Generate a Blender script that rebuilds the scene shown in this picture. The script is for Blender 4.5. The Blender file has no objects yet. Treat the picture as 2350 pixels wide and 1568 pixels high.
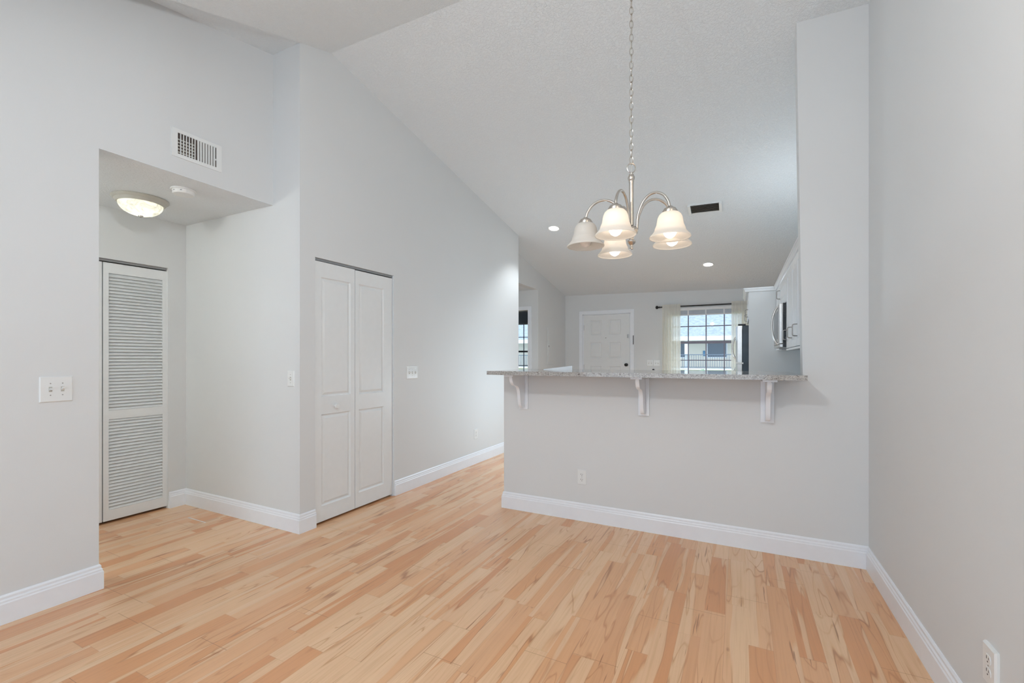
import bpy, bmesh, math, random
from mathutils import Vector, Matrix
PI = math.pi
random.seed(7)
scn = bpy.context.scene
C = scn.collection

# ------------------------------------------------------------ camera, sky, exposure
cam_d = bpy.data.cameras.new('camera'); cam = bpy.data.objects.new('camera', cam_d); C.objects.link(cam)
cam_d.sensor_width = 36.0; cam_d.lens = 36.0*1028/2350; cam_d.shift_y = 39/2350
cam_d.clip_start = 0.05; cam_d.clip_end = 200
cam.location = (0, 0, 1.27); cam.rotation_euler = (PI/2, 0, math.radians(26.876))
scn.camera = cam
scn.view_settings.view_transform = 'Standard'
scn.view_settings.look = 'None'
scn.view_settings.gamma = 1.0
scn.view_settings.use_curve_mapping = False
scn.cycles.max_bounces = 8; scn.cycles.diffuse_bounces = 5; scn.cycles.glossy_bounces = 4; scn.cycles.transmission_bounces = 6
scn.view_settings.exposure = 0.09
w = bpy.data.worlds.new('sky'); scn.world = w; w.use_nodes = True
bgn = w.node_tree.nodes['Background']
bgn.inputs[0].default_value = (0.70, 0.84, 1.0, 1); bgn.inputs[1].default_value = 2.7

def portal(loc, rot, sx, sy):
    l = bpy.data.lights.new('daylight_opening', 'AREA'); l.shape = 'RECTANGLE'; l.size = sx; l.size_y = sy
    l.cycles.is_portal = True
    o = bpy.data.objects.new('daylight_opening', l); C.objects.link(o); o.location = loc; o.rotation_euler = rot
portal((-1.22, -2.96, 1.19), (PI/2, 0, PI), 3.4, 2.3)      # glazed doors behind the camera
portal((-.52, 8.76, 1.55), (-PI/2, 0, PI), 1.2, 1.2)       # kitchen window
portal((-5.35, 10.76, 1.45), (-PI/2, 0, PI), 1.2, 1.5)     # bedroom window

def lamp(name, loc, power, col, r=.05, kind='POINT', rot=None, spot=None):
    l = bpy.data.lights.new(name, kind); l.energy = power; l.color = col; l.shadow_soft_size = r
    if spot: l.spot_size = spot; l.spot_blend = .6
    o = bpy.data.objects.new(name, l); C.objects.link(o); o.location = loc
    if rot: o.rotation_euler = rot
    return o
lamp('ceiling_fan_light', (-.82, .52, 2.45), 42, (.885, .945, .99), .06)
lamp('hall_rear_fill', (-3.80, -.15, 2.2), 21, (1, 1, .95), .1)  # unseen fill added to brighten the side hall, no fixture
lamp('cabinet_top_fill', (.54, 5.0, 2.28), 7, (.84, .93, 1), .2)  # hidden fill added above the cabinets to lift the kitchen ceiling
lamp('behind_bar_fill', (-1.6, 5.1, .78), 34, (.70, .87, 1), .12)  # fill added out of sight behind the bar to brighten kitchen and ceiling
lamp('recess_fill', (-4.3, 6.5, 2.25), 4, (.95, .98, 1), .1)  # added fill for the bedroom entry, has no fixture
lamp('right_side_lamp', (.42, .95, 2.35), 5, (1, .68, .42), .08)

# ------------------------------------------------------------ dimensions
XL, XC, XR, XD = -3.144, -2.845, .697, -4.31
YB, YA, YF, YR = 3.38, 2.205, 8.6, -2.8
RY, RZ = 2.485, 3.659
SF, SN, SX = .184, .34, .024
YK = -1.065        # the near slope levels off here
def zc(x, y):
    return RZ - SX*(x+2.845) - (SF*(y-RY) if y > RY else SN*(RY-max(y, YK)))
def zs(y): return 3.565-.188*(2.205-y)      # shallow strip of ceiling beside the left wall

# ------------------------------------------------------------ materials
def nm(name):
    m = bpy.data.materials.new(name); m.use_nodes = True
    nt = m.node_tree; b = nt.nodes['Principled BSDF']
    return m, nt, b
def N(nt, t, **k):
    n = nt.nodes.new(t)
    for a, v in k.items(): setattr(n, a, v)
    return n
def mth(nt, op, a, b=None, c=None):
    n = nt.nodes.new('ShaderNodeMath'); n.operation = op
    for i, v in enumerate((a, b, c)):
        if v is None: continue
        if isinstance(v, (int, float)): n.inputs[i].default_value = v
        else: nt.links.new(v, n.inputs[i])
    return n.outputs[0]
def mixc(nt, f, a, b, mode='MIX'):
    n = nt.nodes.new('ShaderNodeMix'); n.data_type = 'RGBA'; n.blend_type = mode
    for s, v in ((n.inputs[0], f), (n.inputs[6], a), (n.inputs[7], b)):
        if isinstance(v, (int, float)): s.default_value = v
        elif isinstance(v, tuple): s.default_value = v if len(v) == 4 else v+(1,)
        else: nt.links.new(v, s)
    return n.outputs[2]
def ramp(nt, fac, stops):
    n = nt.nodes.new('ShaderNodeValToRGB'); e = n.color_ramp.elements
    while len(e) > 1: e.remove(e[-1])
    e[0].position = stops[0][0]; e[0].color = tuple(stops[0][1])+(1,)
    for p, c in stops[1:]:
        q = e.new(p); q.color = tuple(c)+(1,)
    nt.links.new(fac, n.inputs[0]); return n.outputs[0]
def noise(nt, vec, scale, detail=2, rough=.5, dist=0):
    n = nt.nodes.new('ShaderNodeTexNoise'); n.inputs['Scale'].default_value = scale
    n.inputs['Detail'].default_value = detail; n.inputs['Roughness'].default_value = rough
    n.inputs['Distortion'].default_value = dist
    if vec is not None: nt.links.new(vec, n.inputs['Vector'])
    return n.outputs['Fac']
def bump(nt, b, h, strength, dist):
    n = nt.nodes.new('ShaderNodeBump'); n.inputs['Strength'].default_value = strength
    n.inputs['Distance'].default_value = dist
    nt.links.new(h, n.inputs['Height']); nt.links.new(n.outputs[0], b.inputs['Normal'])
def geo(nt): return nt.nodes.new('ShaderNodeNewGeometry').outputs['Position']
def simple(name, col, rough=.5, metal=0, noise_amt=.03, scale=20, spec=.5, bmp=0):
    m, nt, b = nm(name)
    f = noise(nt, geo(nt), scale, 3)
    d = tuple(c*(1-noise_amt) for c in col); u = tuple(min(1, c*(1+noise_amt)) for c in col)
    nt.links.new(ramp(nt, f, [(.3, d), (.7, u)]), b.inputs['Base Color'])
    b.inputs['Roughness'].default_value = rough; b.inputs['Metallic'].default_value = metal
    b.inputs['Specular IOR Level'].default_value = spec
    if bmp: bump(nt, b, f, .3, bmp)
    return m
def emis(name, col, s):
    m, nt, b = nm(name); b.inputs['Base Color'].default_value = col+(1,)
    b.inputs['Emission Color'].default_value = col+(1,); b.inputs['Emission Strength'].default_value = s
    return m

def wall_mat(name, col):
    m, nt, b = nm(name)
    p = geo(nt)
    f = noise(nt, p, 1.3, 2)
    nt.links.new(ramp(nt, f, [(.3, tuple(c*.985 for c in col)), (.7, col)]), b.inputs['Base Color'])
    b.inputs['Roughness'].default_value = .6; b.inputs['Specular IOR Level'].default_value = .2
    bump(nt, b, noise(nt, p, 160, 3), .08, .002)
    return m
M = {}
M['wall'] = wall_mat('grey_wall_paint', (.75, .77, .775))
M['blue_wall'] = wall_mat('blue_grey_bedroom_paint', (.36, .43, .52))
def ceil_mat():
    m, nt, b = nm('knockdown_ceiling')
    p = geo(nt)
    b.inputs['Base Color'].default_value = (.82, .865, .89, 1); b.inputs['Roughness'].default_value = .7
    f = noise(nt, p, 58, 4, .6, .6)
    h = ramp(nt, f, [(.42, (0, 0, 0)), (.56, (1, 1, 1))])
    bump(nt, b, h, .6, .004)
    return m
M['ceiling'] = ceil_mat()
M['trim'] = simple('white_trim_paint', (.88, .915, .96), .32, noise_amt=.01)
M['door'] = simple('white_door_paint', (.82, .845, .85), .38, noise_amt=.01)
M['plastic'] = simple('white_plastic', (.82, .84, .835), .3, noise_amt=.01)
M['slot'] = simple('dark_slot', (.05, .045, .045), .6)
M['nickel'] = simple('brushed_nickel', (.62, .58, .53), .26, 1, .06, 60)
M['steel'] = simple('stainless_steel', (.63, .62, .60), .28, 1, .05, 40)
M['pull'] = simple('satin_pull', (.45, .44, .43), .3, 1)
M['black'] = simple('black_gloss', (.012, .013, .016), .18)
M['charcoal'] = simple('charcoal_side', (.035, .055, .075), .35, noise_amt=.25, scale=9)
M['blackmetal'] = simple('black_iron', (.012, .012, .012), .45)
M['cab'] = simple('white_cabinet_paint', (.80, .83, .85), .3, noise_amt=.01)
M['gap'] = simple('dark_duct', (.07, .05, .042), .8, noise_amt=.4, scale=30)
M['alu'] = simple('aluminium_track', (.36, .36, .36), .45, 1)
M['muntin'] = simple('backlit_window_frame', (.22, .21, .27), .5)  # muntins and meeting rail: backlit darkness put into the colour
M['white_vinyl'] = simple('white_vinyl', (.82, .83, .84), .4)
M['slat'] = simple('backlit_slats', (.50, .55, .62), .5)  # blue-grey shade of the backlit blind, painted into its slats
M['fixture'] = simple('taupe_fixture_rim', (.50, .49, .44), .4)
M['stucco'] = simple('cream_stucco', (.76, .72, .62), .8, noise_amt=.05)
M['stucco_y'] = simple('yellow_stucco', (.60, .48, .22), .8, noise_amt=.05)
M['ext_glass'] = simple('exterior_window_glass', (.13, .16, .20), .15)
M['ext_white'] = simple('exterior_white_paint', (.80, .82, .85), .6)
M['ext_rail'] = simple('exterior_grey_railing', (.14, .17, .22), .6)
M['ext_blue'] = simple('exterior_blue_frame', (.10, .25, .42), .6)
M['paper'] = simple('glossy_white', (.86, .9, .93), .15)
M['filler'] = simple('pale_filler', (.78, .74, .70), .3)

def shingles():
    m, nt, b = nm('grey_shingles')
    br = N(nt, 'ShaderNodeTexBrick'); br.inputs['Scale'].default_value = 3.2
    br.inputs['Color1'].default_value = (.17, .21, .25, 1); br.inputs['Color2'].default_value = (.37, .41, .45, 1)
    br.inputs['Mortar'].default_value = (.09, .13, .19, 1); br.inputs['Mortar Size'].default_value = .03
    nt.links.new(geo(nt), br.inputs['Vector'])
    f = noise(nt, geo(nt), 5, 4)
    nt.links.new(mixc(nt, f, br.outputs['Color'], (.42, .46, .50)), b.inputs['Base Color'])
    b.inputs['Roughness'].default_value = .9
    return m
M['shingle'] = shingles()
def leaf_mat():
    m, nt, b = nm('shrub_leaves')
    f = noise(nt, geo(nt), 9, 4, .7)
    nt.links.new(ramp(nt, f, [(.3, (.05, .11, .05)), (.7, (.30, .42, .26))]), b.inputs['Base Color'])
    return m
M['leaf'] = leaf_mat()

def glass_pane():
    m, nt, b = nm('window_glass')
    for n in list(nt.nodes):
        if n.type == 'BSDF_PRINCIPLED': nt.nodes.remove(n)
    out = [n for n in nt.nodes if n.type == 'OUTPUT_MATERIAL'][0]
    t = N(nt, 'ShaderNodeBsdfTransparent'); g = N(nt, 'ShaderNodeBsdfGlossy'); g.inputs['Roughness'].default_value = .02
    fr = N(nt, 'ShaderNodeFresnel'); fr.inputs[0].default_value = 1.12
    mx = N(nt, 'ShaderNodeMixShader'); nt.links.new(fr.outputs[0], mx.inputs[0])
    nt.links.new(t.outputs[0], mx.inputs[1]); nt.links.new(g.outputs[0], mx.inputs[2])
    nt.links.new(mx.outputs[0], out.inputs[0])
    return m
M['glass'] = glass_pane()

def translucent(name, col, tr=.5, rough=.3, gloss=.06, vein=0, sheer=0):
    m, nt, b = nm(name)
    for n in list(nt.nodes):
        if n.type == 'BSDF_PRINCIPLED': nt.nodes.remove(n)
    out = [n for n in nt.nodes if n.type == 'OUTPUT_MATERIAL'][0]
    d = N(nt, 'ShaderNodeBsdfDiffuse'); t = N(nt, 'ShaderNodeBsdfTranslucent'); g = N(nt, 'ShaderNodeBsdfGlossy')
    f = noise(nt, geo(nt), 14 if vein else 40, 3, .6, 2.5 if vein else 0)
    c = ramp(nt, f, [(.35, tuple(x*(1-vein) for x in col)), (.6, col)])
    for q in (d, t): nt.links.new(c, q.inputs[0])
    g.inputs['Roughness'].default_value = rough
    m1 = N(nt, 'ShaderNodeMixShader'); m1.inputs[0].default_value = tr
    nt.links.new(d.outputs[0], m1.inputs[1]); nt.links.new(t.outputs[0], m1.inputs[2])
    m2 = N(nt, 'ShaderNodeMixShader'); m2.inputs[0].default_value = gloss
    nt.links.new(m1.outputs[0], m2.inputs[1]); nt.links.new(g.outputs[0], m2.inputs[2])
    last = m2.outputs[0]
    if sheer:
        tp = N(nt, 'ShaderNodeBsdfTransparent'); m3 = N(nt, 'ShaderNodeMixShader'); m3.inputs[0].default_value = sheer
        nt.links.new(last, m3.inputs[1]); nt.links.new(tp.outputs[0], m3.inputs[2]); last = m3.outputs[0]
    nt.links.new(last, out.inputs[0])
    return m
M['shade'] = translucent('frosted_glass_shade', (.92, .89, .84), .55)
M['bowl'] = translucent('alabaster_glass', (.95, .94, .88), .6, vein=.35)
M['curtain'] = translucent('sheer_cream_fabric', (.96, .945, .87), .5, gloss=0, sheer=.16)
M['bulb_on'] = emis('lit_bulb', (1, .88, .76), 4.2)
M['bulb_hall'] = emis('lit_hall_bulb', (1, .98, .92), 38)
M['led'] = emis('lit_downlight_lens', (1, .97, .94), 14)
M['bulb_off'] = simple('unlit_bulb', (.88, .82, .76), .3)

def floor_mat():
    m, nt, b = nm('maple_laminate_planks')
    p = geo(nt); sp = N(nt, 'ShaderNodeSeparateXYZ'); nt.links.new(p, sp.inputs[0])
    X, Y = sp.outputs[0], sp.outputs[1]
    W = .0965
    sx = mth(nt, 'DIVIDE', mth(nt, 'ADD', X, 10.0-.697+.02), W)
    row = mth(nt, 'FLOOR', sx); fx = mth(nt, 'FRACT', sx)
    prow = mth(nt, 'FLOOR', mth(nt, 'DIVIDE', row, 2)); 
    def wn(v, dim='1D', w2=None):
        n = N(nt, 'ShaderNodeTexWhiteNoise'); n.noise_dimensions = dim
        if dim == '1D': nt.links.new(v, n.inputs['W'])
        else: nt.links.new(v, n.inputs['Vector'])
        return n
    r1 = wn(mth(nt, 'ADD', row, .37)).outputs['Value']
    yw = mth(nt, 'ADD', Y, mth(nt, 'MULTIPLY', mth(nt, 'SINE', mth(nt, 'ADD', mth(nt, 'MULTIPLY', Y, 2.9), mth(nt, 'MULTIPLY', r1, 60))), .17))
    sy = mth(nt, 'DIVIDE', mth(nt, 'ADD', yw, mth(nt, 'ADD', mth(nt, 'MULTIPLY', r1, 7), 30)), .80)
    col = mth(nt, 'FLOOR', sy); fy = mth(nt, 'FRACT', sy)
    cv = N(nt, 'ShaderNodeCombineXYZ'); nt.links.new(row, cv.inputs[0]); nt.links.new(col, cv.inputs[1])
    cell = wn(cv.outputs[0], '3D')
    cr = N(nt, 'ShaderNodeSeparateXYZ'); nt.links.new(cell.outputs['Color'], cr.inputs[0])
    seed = mth(nt, 'MULTIPLY', cr.outputs[0], 50)
    seed2 = mth(nt, 'MULTIPLY', cr.outputs[1], 50)
    def vec(kx, ky, s):
        v = N(nt, 'ShaderNodeCombineXYZ')
        nt.links.new(mth(nt, 'ADD', mth(nt, 'MULTIPLY', X, kx), seed2), v.inputs[0])
        nt.links.new(mth(nt, 'MULTIPLY', Y, ky), v.inputs[1]); nt.links.new(s, v.inputs[2])
        return v.outputs[0]
    base = ramp(nt, cr.outputs[2], [(0, (.78, .42, .22)), (.2, (.82, .49, .28)), (.4, (.75, .38, .185)), (.6, (.85, .55, .33)), (.8, (.70, .33, .155)), (1, (.77, .40, .20))])
    # heartwood against sapwood inside a strip
    n2 = noise(nt, vec(9, .5, seed), 1.0, 2, .5, .3)
    heart = ramp(nt, n2, [(.50, (0, 0, 0)), (.52, (1, 1, 1))])
    c = mixc(nt, mth(nt, 'MULTIPLY', heart, .6), base, (.88, .62, .39))
    # cathedral contour lines
    n3 = noise(nt, vec(7, .8, seed2), 1.0, 2, .45, .25)
    ln = mth(nt, 'PINGPONG', mth(nt, 'MULTIPLY', n3, 11), .5)
    lines = ramp(nt, ln, [(0, (1, 1, 1)), (.09, (0, 0, 0))])
    big = ramp(nt, noise(nt, vec(4, .9, seed), 1.0, 1), [(.42, (0, 0, 0)), (.6, (1, 1, 1))])
    c = mixc(nt, mth(nt, 'MULTIPLY', mth(nt, 'MULTIPLY', lines, big), .6), c, (.50, .22, .095))
    # fine grain
    g = noise(nt, vec(90, 2.2, seed), 1.0, 3, .6)
    c = mixc(nt, mth(nt, 'MULTIPLY', ramp(nt, g, [(.45, (0, 0, 0)), (.75, (1, 1, 1))]), .30), c, (.52, .27, .13))
    # dark mineral streaks following the edge of the heartwood
    edge = ramp(nt, n2, [(.493, (0, 0, 0)), (.502, (1, 1, 1)), (.511, (0, 0, 0))])
    k = ramp(nt, noise(nt, vec(6, 2.0, seed2), 1.0, 2), [(.42, (0, 0, 0)), (.62, (1, 1, 1))])
    c = mixc(nt, mth(nt, 'MULTIPLY', mth(nt, 'MULTIPLY', edge, k), .75), c, (.30, .115, .05))
    st = ramp(nt, noise(nt, vec(60, 2.4, seed), 1.0, 2, .5, .3), [(.70, (0, 0, 0)), (.73, (1, 1, 1))])
    c = mixc(nt, mth(nt, 'MULTIPLY', st, .65), c, (.28, .11, .05))
    # knots
    vo = N(nt, 'ShaderNodeTexVoronoi'); nt.links.new(vec(5.2, 2.3, seed), vo.inputs['Vector']); vo.inputs['Scale'].default_value = 1
    kn = ramp(nt, vo.outputs['Distance'], [(0, (1, 1, 1)), (.03, (.8, .8, .8)), (.06, (0, 0, 0))])
    c = mixc(nt, mth(nt, 'MULTIPLY', kn, .7), c, (.33, .13, .06))
    # joints
    e1 = mth(nt, 'MINIMUM', fy, mth(nt, 'SUBTRACT', 1, fy))
    j1 = mth(nt, 'LESS_THAN', e1, .0016)
    pf = mth(nt, 'FRACT', mth(nt, 'DIVIDE', sx, 2)); e2 = mth(nt, 'MINIMUM', pf, mth(nt, 'SUBTRACT', 1, pf))
    j2 = mth(nt, 'LESS_THAN', e2, .0035)
    r2 = wn(mth(nt, 'ADD', prow, .71)).outputs['Value']
    py = mth(nt, 'FRACT', mth(nt, 'ADD', mth(nt, 'DIVIDE', Y, 1.28), mth(nt, 'MULTIPLY', r2, 5)))
    j3 = mth(nt, 'LESS_THAN', mth(nt, 'MINIMUM', py, mth(nt, 'SUBTRACT', 1, py)), .0009)
    jj = mth(nt, 'MINIMUM', mth(nt, 'ADD', mth(nt, 'ADD', mth(nt, 'MULTIPLY', j1, .3), mth(nt, 'MULTIPLY', j2, .45)), mth(nt, 'MULTIPLY', j3, .8)), 1)
    c = mixc(nt, mth(nt, 'MULTIPLY', jj, .8), c, (.33, .16, .08))
    nt.links.new(c, b.inputs['Base Color'])
    b.inputs['Roughness'].default_value = .22; b.inputs['Specular IOR Level'].default_value = .5
    bump(nt, b, mth(nt, 'SUBTRACT', g, mth(nt, 'MULTIPLY', jj, .6)), .05, .002)
    return m
M['floor'] = floor_mat()

def quartz():
    m, nt, b = nm('grey_veined_stone')
    p = geo(nt)
    mp = N(nt, 'ShaderNodeMapping'); nt.links.new(p, mp.inputs[0]); mp.inputs['Scale'].default_value = (1, 1, 1.8)
    f = noise(nt, mp.outputs[0], 27, 6, .7, 2.2)
    c = ramp(nt, f, [(.28, (.07, .065, .06)), (.39, (.20, .18, .165)), (.45, (.36, .34, .31)), (.51, (.66, .65, .63)), (.555, (.16, .145, .135)), (.61, (.42, .41, .39)), (.75, (.66, .66, .65))])
    f2 = noise(nt, mp.outputs[0], 90, 3, .6, 1)
    c = mixc(nt, ramp(nt, f2, [(.6, (0, 0, 0)), (.66, (1, 1, 1))]), c, (.18, .16, .15))
    nt.links.new(c, b.inputs['Base Color']); b.inputs['Roughness'].default_value = .07
    b.inputs['Specular IOR Level'].default_value = .6
    return m
M['quartz'] = quartz()

# ------------------------------------------------------------ mesh helpers
class MB:
    def __init__(s): s.bm = bmesh.new()
    def face(s, pts):
        vs = [s.bm.verts.new(p) for p in pts]
        return s.bm.faces.new(vs)
    def box(s, x0, x1, y0, y1, z0, z1, bev=0):
        vs = [s.bm.verts.new((x, y, z)) for x in (x0, x1) for y in (y0, y1) for z in (z0, z1)]
        fs = [s.bm.faces.new([vs[i] for i in q]) for q in ((0, 1, 3, 2), (4, 6, 7, 5), (0, 4, 5, 1), (2, 3, 7, 6), (0, 2, 6, 4), (1, 5, 7, 3))]
        if bev:
            bmesh.ops.bevel(s.bm, geom=list({e for f in fs for e in f.edges}), offset=bev, segments=2, profile=.7, affect='EDGES')
        return s
    def prism(s, poly, axis, a, b):
        # poly: list of 2D points; axis the extrusion direction ('x': poly is (y,z); 'y': (x,z); 'z': (x,y))
        def P(q, t):
            if axis == 'x': return (t, q[0], q[1])
            if axis == 'y': return (q[0], t, q[1])
            return (q[0], q[1], t)
        A = [s.bm.verts.new(P(q, a)) for q in poly]; B = [s.bm.verts.new(P(q, b)) for q in poly]
        n = len(poly)
        s.bm.faces.new(A); s.bm.faces.new(B[::-1])
        for i in range(n): s.bm.faces.new([A[i], B[i], B[(i+1) % n], A[(i+1) % n]])
        return s
    def lathe(s, prof, c=(0, 0, 0), seg=32, axis='z', closed=False, caps=True):
        rings = []
        for r, z in prof:
            ring = []
            for i in range(seg):
                a = 2*PI*i/seg; u, v = r*math.cos(a), r*math.sin(a)
                q = (u, v, z) if axis == 'z' else ((z, u, v) if axis == 'x' else (u, z, v))
                ring.append(s.bm.verts.new((q[0]+c[0], q[1]+c[1], q[2]+c[2])))
            rings.append(ring)
        pairs = list(zip(rings, rings[1:])) + ([(rings[-1], rings[0])] if closed else [])
        for R0, R1 in pairs:
            for i in range(seg):
                s.bm.faces.new([R0[i], R0[(i+1) % seg], R1[(i+1) % seg], R1[i]])
        if caps and not closed:
            s.bm.faces.new(rings[0]); s.bm.faces.new(rings[-1][::-1])
        return s
    def tube(s, pts, r, seg=10, closed=False):
        pts = [Vector(p) for p in pts]; n = len(pts)
        rr = r if isinstance(r, (list, tuple)) else [r]*n
        rings = []; up = None
        for i in range(n):
            if closed: t = (pts[(i+1) % n]-pts[i-1]).normalized()
            else: t = (pts[min(i+1, n-1)]-pts[max(i-1, 0)]).normalized()
            if up is None:
                up = Vector((0, 0, 1)) if abs(t.z) < .9 else Vector((1, 0, 0))
            a = (up - t*up.dot(t)).normalized(); up = a; b = t.cross(a)
            rings.append([s.bm.verts.new(pts[i]+(a*math.cos(2*PI*k/seg)+b*math.sin(2*PI*k/seg))*rr[i]) for k in range(seg)])
        pr = list(zip(rings, rings[1:])) + ([(rings[-1], rings[0])] if closed else [])
        for A, B in pr:
            for k in range(seg): s.bm.faces.new([A[k], A[(k+1) % seg], B[(k+1) % seg], B[k]])
        if not closed: s.bm.faces.new(rings[0][::-1]); s.bm.faces.new(rings[-1])
        return s
    def sphere(s, c, r, seg=20, sc=(1, 1, 1)):
        m = Matrix.Translation(c) @ Matrix.Diagonal((sc[0], sc[1], sc[2], 1))
        bmesh.ops.create_uvsphere(s.bm, u_segments=seg, v_segments=seg//2+2, radius=r, matrix=m)
        return s
    def obj(s, name, mat, parent=None, smooth=False, loc=None, rot=None):
        bmesh.ops.recalc_face_normals(s.bm, faces=s.bm.faces)
        me = bpy.data.meshes.new(name); s.bm.to_mesh(me); s.bm.free()
        me.materials.append(M[mat] if isinstance(mat, str) else mat)
        o = bpy.data.objects.new(name, me); C.objects.link(o)
        if smooth:
            for p in me.polygons: p.use_smooth = True
            me.set_sharp_from_angle(angle=math.radians(40))
        if parent: o.parent = parent
        if loc: o.location = loc
        if rot: o.rotation_euler = rot
        return o
def spline(pts, n=8):
    out = []; P = [Vector(p) for p in pts]; P = [P[0]*2-P[1]]+P+[P[-1]*2-P[-2]]
    for i in range(1, len(P)-2):
        for k in range(n):
            t = k/n; a, b, c, d = P[i-1], P[i], P[i+1], P[i+2]
            out.append(.5*((2*b)+(c-a)*t+(2*a-5*b+4*c-d)*t*t+(3*b-a-3*c+d)*t**3))
    out.append(P[-2]); return out
def tag(o, label=None, cat=None, group=None, kind=None):
    if label: o['label'] = label
    if cat: o['category'] = cat
    if group: o['group'] = group
    if kind: o['kind'] = kind
    return o
def thing(name, label, cat, loc=(0, 0, 0), rz=0, group=None, kind=None, rot=None):
    o = bpy.data.objects.new(name, None); C.objects.link(o); o.location = loc
    o.rotation_euler = rot if rot else (0, 0, rz); o.empty_display_size = .1
    return tag(o, label, cat, group, kind)
def S(o, label, cat): return tag(o, label, cat, kind='structure')
E_, W_ = PI/2, -PI/2   # facing +x, facing -x (fronts are local -Y)

# ------------------------------------------------------------ room shell
XO = XR+.12
b = MB(); b.box(-6.7, XO, YR-.12, 10.72, -.12, 0); S(b.obj('floor', 'floor'), 'light maple laminate plank floor running through the room', 'floor')
# main ceiling: two slopes meeting at a ridge
T = .12
def slab():
    b = MB()
    def piece(x0, x1, ya, yb, f):
        v = [(x, y, f(x, y)+d) for d in (0, T) for (x, y) in ((x0, ya), (x1, ya), (x1, yb), (x0, yb))]
        vs = [b.bm.verts.new(p) for p in v]
        for q in ((0, 1, 2, 3), (4, 5, 6, 7), (0, 1, 5, 4), (1, 2, 6, 5), (2, 3, 7, 6), (3, 0, 4, 7)): b.bm.faces.new([vs[i] for i in q])
    piece(-4.5, XO, YA, RY, zc); piece(-4.5, XO, RY, YF+.12, zc)
    piece(XC, XO, YK, YA, zc); piece(XC, XO, YR-.12, YK, zc)
    piece(XL-.12, XC, YR-.12, YA, lambda x, y: zs(y))
    b.prism([(YR-.12, zc(XC, YR)+.001), (YK, zc(XC, YK)+.001), (YA, zc(XC, YA)+.001), (YA, zs(YA)+.05), (YR-.12, zs(YR-.12)+.05)], 'x', XC, XC+.04)
    return b
S(slab().obj('ceiling', 'ceiling'), 'high sloped ceiling with knockdown texture', 'ceiling')
S(MB().box(-4.43, -3.264, -.92, 2.205, 2.43, 2.52).box(-3.264, XL+.0005, 1.172, 2.205, 2.4275, 2.43).obj('ceiling_hall', 'ceiling'), 'low flat textured ceiling of the side hall', 'ceiling')
S(MB().box(-6.7, -3.264, 5.82, 10.72, 2.48, 2.6).obj('ceiling_bedroom', 'ceiling'), 'low flat ceiling over the far bedroom entry', 'ceiling')
def wall(name, b, label, mat='wall'): return S(b.obj(name, mat), label, 'wall')
x = XL
wall('wall_left', MB().prism([(YR, 0), (1.172, 0), (1.172, 2.43), (YA, 2.43), (YA, zs(YA)), (YR, zs(YR))], 'x', XL-.12, XL), 'pale grey left wall with header over the hall opening')
wall('wall_hall', MB().prism([(-4.43, 0), (XC, 0), (XC, zc(XC, YA)+.052), (-4.43, zc(-4.43, YA)+.052)], 'y', YA, YA+.12), 'pale grey hall wall facing the camera, lit bluish')
x = XC
wall('wall_closet', MB().prism([(YA+.12, 0), (2.336, 0), (2.336, 2.035), (3.2, 2.035), (3.2, 0), (5.823, 0), (5.823, zc(x, 5.823)), (RY, RZ), (YA+.12, zc(x, YA+.12))], 'x', XC-.12, XC), 'tall pale grey wall around the panelled bifold closet')
wall('wall_hall_side', MB().prism([(-.92, 0), (.32, 0), (.32, 2.035), (2.065, 2.035), (2.065, 0), (YA, 0), (YA, 2.43), (-.92, 2.43)], 'x', XD-.12, XD), 'grey hall wall around the louvered closet')
wall('wall_hall_end', MB().box(-4.31, -3.264, -.92, -.8, 0, 2.43), 'end wall of the side hall')
wall('wall_closet_back', MB().box(-5.1, -4.98, -.92, 2.325, 0, 2.43).box(-4.98, -4.43, 2.205, 2.325, 0, 2.43).box(-4.98, -4.43, -.92, -.8, 0, 2.43).box(-5.1, -4.43, -.92, 2.325, 2.43, 2.5), 'closet back wall behind the louvered doors')
wall('wall_right', MB().prism([(YR, 0), (YF, 0), (YF, zc(XR, YF)), (RY, zc(XR, RY)), (YK, zc(XR, YK)), (YR, zc(XR, YR))], 'x', XR, XO), 'long plain right wall')
wall('wall_bar', MB().prism([(-1.79, 0), (XR, 0), (XR, zc(XR, YB)), (.328, zc(.328, YB)), (.362, 1.142), (-1.79, 1.142)], 'y', YB, YB+.12), 'half wall under the breakfast bar rising to full height at right')
wall('wall_front', MB().box(XL-.12, -2.80, YF, YF+.12, 0, 2.56).box(-2.80, -1.81, YF, YF+.12, 2.15, 2.53).box(-1.81, -1.12, YF, YF+.12, 0, 2.51)
     .box(-1.12, .075, YF, YF+.12, 0, .93).box(-1.12, .075, YF, YF+.12, 2.16, 2.49).box(.075, XO, YF, YF+.12, 0, 2.465), 'far grey wall with entry door and window')
wall('wall_entry', MB().prism([(7.22, 0), (YF, 0), (YF, zc(XL, YF)), (5.823, zc(XL, 5.823)), (5.823, 2.48), (7.22, 2.48)], 'x', XL-.12, XL), 'grey entry wall with electrical panel')
wall('wall_recess_end', MB().box(-5.3, XC-.121, 5.703, 5.822, 0, 2.48).prism([(XL-.12, 2.48), (XC-.121, 2.48), (XC-.121, zc(XC, 5.823)), (XL-.12, zc(XL-.12, 5.823))], 'y', 5.703, 5.822), 'end wall behind the closet block')
wall('wall_recess_side', MB().box(-5.42, -5.3, 5.703, 7.22, 0, 2.48), 'side wall of the bedroom entry')
wall('wall_bedroom', MB().box(-6.7, -4.15, 7.22, 7.34, 0, 2.48).box(-4.15, -3.338, 7.22, 7.34, 2.13, 2.48).box(-3.338, XL-.12, 7.22, 7.34, 0, 2.48), 'grey wall around the bedroom doorway')
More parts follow.
